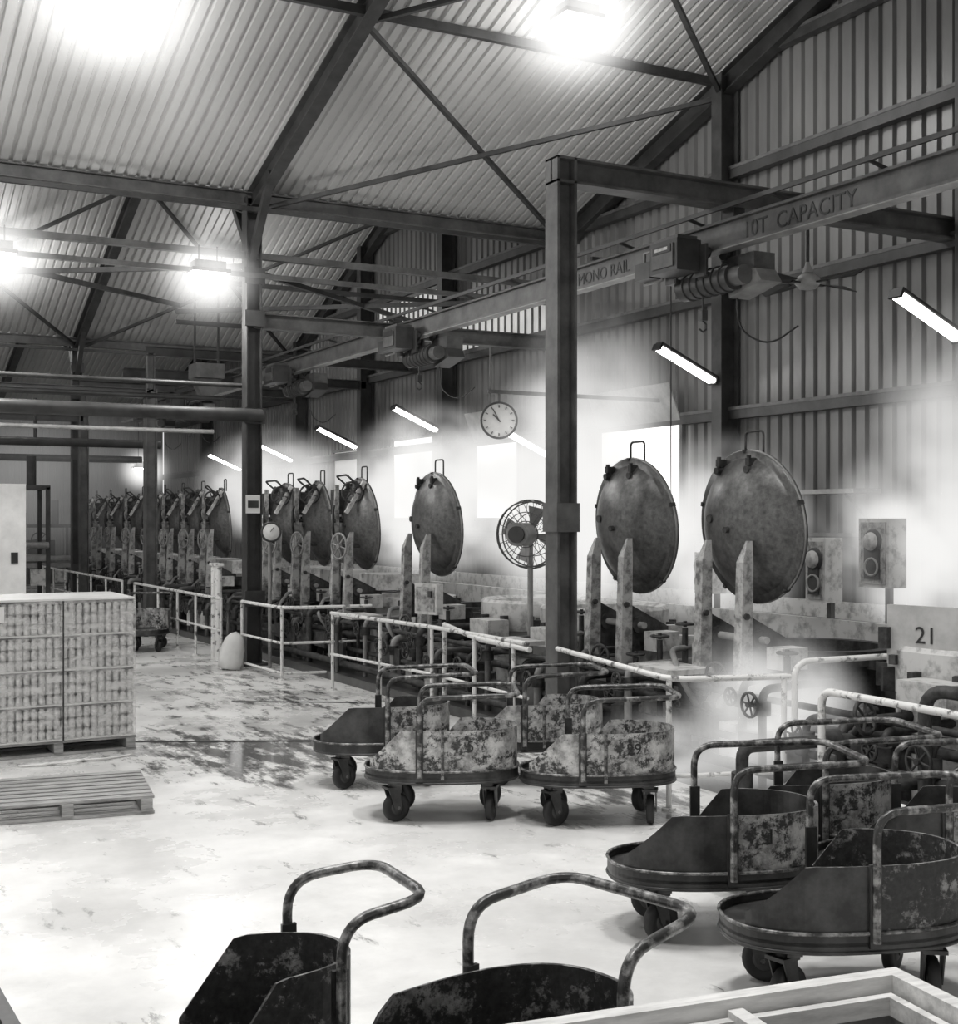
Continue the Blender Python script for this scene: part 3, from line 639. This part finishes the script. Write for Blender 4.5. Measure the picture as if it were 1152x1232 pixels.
# ---------------------------------------------------------------- steam and painted lamp halos
def steam_mat(name,dens,bright,scale,thr=.42,hard=.1,noise=True):  # volumes emit their own brightness instead of scattering lamp light
    m=bpy.data.materials.new(name); m.use_nodes=True; nt=m.node_tree; nt.nodes.clear()
    out=nt.nodes.new('ShaderNodeOutputMaterial'); tc=nt.nodes.new('ShaderNodeTexCoord')
    ln=nt.nodes.new('ShaderNodeVectorMath'); ln.operation='LENGTH'; nt.links.new(tc.outputs['Object'],ln.inputs[0])
    mr=nt.nodes.new('ShaderNodeMapRange'); mr.inputs[1].default_value=1.0; mr.inputs[2].default_value=hard; mr.inputs[3].default_value=0; mr.inputs[4].default_value=1
    mr.interpolation_type='SMOOTHSTEP'
    nt.links.new(ln.outputs['Value'],mr.inputs[0])
    a=nt.nodes.new('ShaderNodeMath'); a.operation='MULTIPLY'; nt.links.new(mr.outputs[0],a.inputs[0]); a.inputs[1].default_value=1
    if noise:
        n=nt.nodes.new('ShaderNodeTexNoise'); n.inputs['Scale'].default_value=scale; n.inputs['Detail'].default_value=2.5
        nt.links.new(tc.outputs['Object'],n.inputs['Vector'])
        m2=nt.nodes.new('ShaderNodeMapRange'); m2.inputs[1].default_value=thr; m2.inputs[2].default_value=.68; nt.links.new(n.outputs['Fac'],m2.inputs[0])
        nt.links.new(m2.outputs[0],a.inputs[1])
    else:
        p=nt.nodes.new('ShaderNodeMath'); p.operation='POWER'; p.inputs[1].default_value=3; nt.links.new(mr.outputs[0],p.inputs[0]); nt.links.new(p.outputs[0],a.inputs[0])
    b_=nt.nodes.new('ShaderNodeMath'); b_.operation='MULTIPLY'; b_.inputs[1].default_value=dens; nt.links.new(a.outputs[0],b_.inputs[0])
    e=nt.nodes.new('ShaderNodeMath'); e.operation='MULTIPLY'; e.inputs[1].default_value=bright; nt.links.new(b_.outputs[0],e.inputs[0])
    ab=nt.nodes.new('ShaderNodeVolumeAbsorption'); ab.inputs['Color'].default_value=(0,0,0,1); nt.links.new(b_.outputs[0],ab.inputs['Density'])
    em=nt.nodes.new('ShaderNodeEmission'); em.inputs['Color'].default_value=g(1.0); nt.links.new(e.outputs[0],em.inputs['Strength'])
    ad=nt.nodes.new('ShaderNodeAddShader'); nt.links.new(ab.outputs[0],ad.inputs[0]); nt.links.new(em.outputs[0],ad.inputs[1])
    nt.links.new(ad.outputs[0],out.inputs['Volume']); return m
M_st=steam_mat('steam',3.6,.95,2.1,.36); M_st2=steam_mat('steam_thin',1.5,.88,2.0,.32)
M_far=steam_mat('distant_haze_glow',.11,.45,2.0,.25)  # thin self-emitting volume that paints the milky haze of the distance
M_halo=steam_mat('lamp_halo_glow',2.4,1.5,1,.3,.0,False)  # lamp halo painted as a self-emitting volume
def steam(c,s_,mat,rot=(0,0,0)):  # also builds the painted halos around lamps
    b=MB(); prof=[(math.sin(math.pi*i/12),-math.cos(math.pi*i/12)) for i in range(13)]
    b.lathe(prof,(0,0,0),(0,0,1),mat,20); o=b.obj('steam_and_halo',c); o.scale=s_; o.rotation_euler=rot
steam((10.9,9.7,2.1),(1.5,1.6,1.2),M_st,(0,.5,0))
steam((11.4,9.6,3.3),(1.3,1.7,1.9),M_st2,(0,.3,0))
steam((11.9,8.6,4.0),(1.0,1.5,1.9),M_st2,(.3,.3,0))
steam((7.5,8.6,.75),(.8,1.0,.9),M_st)
steam((6.9,9.0,.35),(.9,1.2,.5),M_st2)
steam((9.9,14.6,2.2),(1.4,1.9,1.3),M_st,(0,.2,0))
steam((10.6,17.0,3.0),(1.7,2.1,1.9),M_st,(0,.3,0))
steam((11.4,17.5,4.0),(1.4,2.0,2.1),M_st2)
steam((10.3,12.8,2.2),(1.1,1.6,1.4),M_st)
steam((8.6,14.2,2.2),(1.0,1.3,1.2),M_st2)
steam((10.6,21.5,2.9),(1.7,3,1.8),M_st)
steam((10.0,29,3.2),(1.6,4,1.5),M_st2)
steam((5.5,40,3.6),(7.0,8,3.2),M_far)

def highbay_or_fill(x,y,z,power,halo=0,hang=.3,spot=False):
    b=MB()
    b.box((0,0,.12),(.5,.34,.14),M_steelL); b.box((0,0,.03),(.62,.46,.06),M_steelL); b.box((0,0,-.01),(.54,.38,.03),M_lamp)
    b.cyl((-.15,0,.15),(-.15,0,.15+hang),.012,M_steelD,6); b.cyl((.15,0,.15),(.15,0,.15+hang),.012,M_steelD,6)
    o=b.obj('high_bay_or_fill_lamp',(x,y,z))
    ld=bpy.data.lights.new('lamp_light','SPOT' if spot else 'POINT'); ld.energy=power; ld.shadow_soft_size=.3; ld.color=(1,.993,.98)
    if spot: ld.spot_size=math.radians(95); ld.spot_blend=1.0; ld.shadow_soft_size=.8
    lo=bpy.data.objects.new('lamp_light',ld); COL.objects.link(lo); lo.parent=o; lo.location=(0,0,-.5)
    if halo: steam((x,y,z-.05),(halo,halo,halo*.9),M_halo)  # added glow ball that imitates the lamp's halo
highbay_or_fill(6.0,20.3,6.35,260,1.3);highbay_or_fill(2.75,20.3,6.35,300,1.4);highbay_or_fill(9.5,14.8,9.2,260,1.6);highbay_or_fill(3.55,16.0,8.85,330,1.9);highbay_or_fill(-1.5,15,9.1,360)
highbay_or_fill(1.2,5,11.6,1900,spot=True);highbay_or_fill(5.0,6.0,11.7,1900,spot=True);highbay_or_fill(2.5,10.0,10.6,1300,spot=True);highbay_or_fill(8.5,3,11.2,400,spot=True)  # unseen fill spots, added to brighten the foreground floor
highbay_or_fill(-5,20.3,6.35,300);highbay_or_fill(4.5,31,8.3,120);highbay_or_fill(9.5,30.5,8.4,100);highbay_or_fill(-3,28,9.5,160);highbay_or_fill(5.0,42,8.2,80)
highbay_or_fill(9.3,38.0,3.9,60,1.2,1.5)

b=MB()
b.cyl((-12,20.3,4.1),(6.9,20.3,4.1),.11,M_steelD,16); b.cyl((-12,23,4.0),(6.9,23,4.0),.04,M_steelL,10)
b.cyl((-12,20.7,4.62),(6.8,20.7,4.62),.04,M_steelD,8); b.cyl((-12,31,4.2),(8,31,4.2),.10,M_steelD,12); b.cyl((-12,37,4.1),(9,37,4.1),.1,M_steelD,12)
b.cyl((-12,26,4.9),(8,26,4.9),.05,M_steelD,12); b.cyl((-12,33,4.7),(8,33,4.7),.06,M_steelD,12)
for x in (3.2,5.1): b.cyl((x,31,4.2),(x,31,5.2),.04,M_steelD,8)
b.obj('overhead_pipes')
b=MB(); b.box((3.25,25,1.55),(1.3,.6,3.0),M_white); b.box((3.25,24.69,1.55),(.02,.02,2.9),M_steel); b.box((3.7,24.68,1.7),(.12,.03,.2),M_black); b.box((3.25,25,.03),(1.2,.5,.06),M_steelD)
b.obj('tall_cabinet')
def machine(x,y,w_,d_,h_):
    b=MB()
    for i in(-1,1):
        for j in(-1,1): b.bar((i*w_/2,j*d_/2,0),(i*w_/2,j*d_/2,h_),.1,.1,M_steelD)
    b.box((0,0,h_*.45),(w_,d_,.15),M_steelL); b.box((0,0,h_),(w_+.1,d_+.1,.1),M_steelD); b.box((-.2,0,h_*.65),(w_*.5,d_*.8,h_*.3),M_steelD)
    b.cyl((-w_/2,-d_/2-.1,h_*.55),(w_/2,-d_/2-.1,h_*.55),.08,M_steelL,12); b.cyl((.3,0,h_),(.3,0,h_+.8),.12,M_steelD,12)
    b.wheel((-.3,-d_/2-.12,h_*.8),(0,1,0),.25,M_steelD,.02); b.box((.35,-d_/2-.05,h_*.3),(.35,.1,.4),M_light)
    b.obj('packing_machine',(x,y,0))
machine(7.2,42,1.6,1.5,2.2);machine(4.3,38,1.5,1.2,1.9);machine(5.6,45.5,1.2,1.2,2.6);machine(9.5,42.5,2,1.5,2.4);machine(3.6,31,1.2,1.2,1.7);machine(5.2,34,1.2,1.2,3.2);machine(4.6,42,1.2,1.0,3.4)
b=MB(); b.prism([(-.3,0,.4),(.3,0,.4),(.3,0,.7),(-.3,0,.7)],(0,.6,0),M_steel); b.prism([(-.1,.2,0),(.1,.2,0),(.3,.2,.4),(-.3,.2,.4)],(0,.3,0),M_steel)
b.bar((-.25,.3,.7),(-.25,.3,2.2),.04,.04,M_steelD); b.bar((.25,.3,.7),(.25,.3,2.2),.04,.04,M_steelD)
b.obj('duct_hopper',(7.8,26.2,4.95))
b=MB(); b.cyl((6.9,19.9,0),(6.9,19.9,2.2),.03,M_steelL,8); b.lathe([(0,.05),(.14,.05),(.16,.0),(0,-.03)],(6.9,19.85,2.2),(-.3,-.95,0),M_white,24); b.ring((6.89,19.81,2.2),(-.3,-.95,0),.15,.02,M_steelD,24,6); b.bar((6.87,19.79,2.2),(6.93,19.78,2.28),.01,.01,M_black)
b.obj('pressure_gauge')
b=MB(); b.box((6.75,20.3,2.65),(.24,.02,.3),M_white); b.box((6.75,20.285,2.65),(.18,.01,.12),M_steelD); b.obj('warning_sign')
b=MB(); b.lathe([(0,0),(.17,.02),(.2,.15),(.19,.35),(.15,.5),(.08,.58),(.0,.62)],(0,0,0),(.2,0,1),M_white,14); b.obj('white_sack',(6.25,20.0,0))
b=MB(); b.lathe([(.02,.35),(.05,.3),(.1,.2),(.16,0)],(10.7,14.3,2.3),(0,0,1),M_white,20); b.cyl((10.7,14.3,2.6),(10.7,14.3,5.9),.01,M_black,5); b.bar((9.4,14.3,5.85),(12.9,14.3,5.85),.05,.05,M_steelD); b.obj('pendant_shade')

# ---------------------------------------------------------------- world, camera
w=bpy.data.worlds.new('World'); S.world=w; w.use_nodes=True
bg=w.node_tree.nodes['Background']; bg.inputs[0].default_value=(1,.993,.98,1); bg.inputs[1].default_value=0.9
cd=bpy.data.cameras.new('Camera'); cam=bpy.data.objects.new('Camera',cd); COL.objects.link(cam)
cam.location=(0,0,2.4); cam.rotation_euler=(math.radians(90),0,-math.radians(28.34))
cd.sensor_fit='HORIZONTAL'; cd.sensor_width=36; cd.lens=1550/1152*36; cd.shift_y=9/1152; cd.clip_end=200
S.camera=cam
S.view_settings.view_transform='Standard'; S.view_settings.look='None'; S.view_settings.exposure=0; S.view_settings.gamma=1
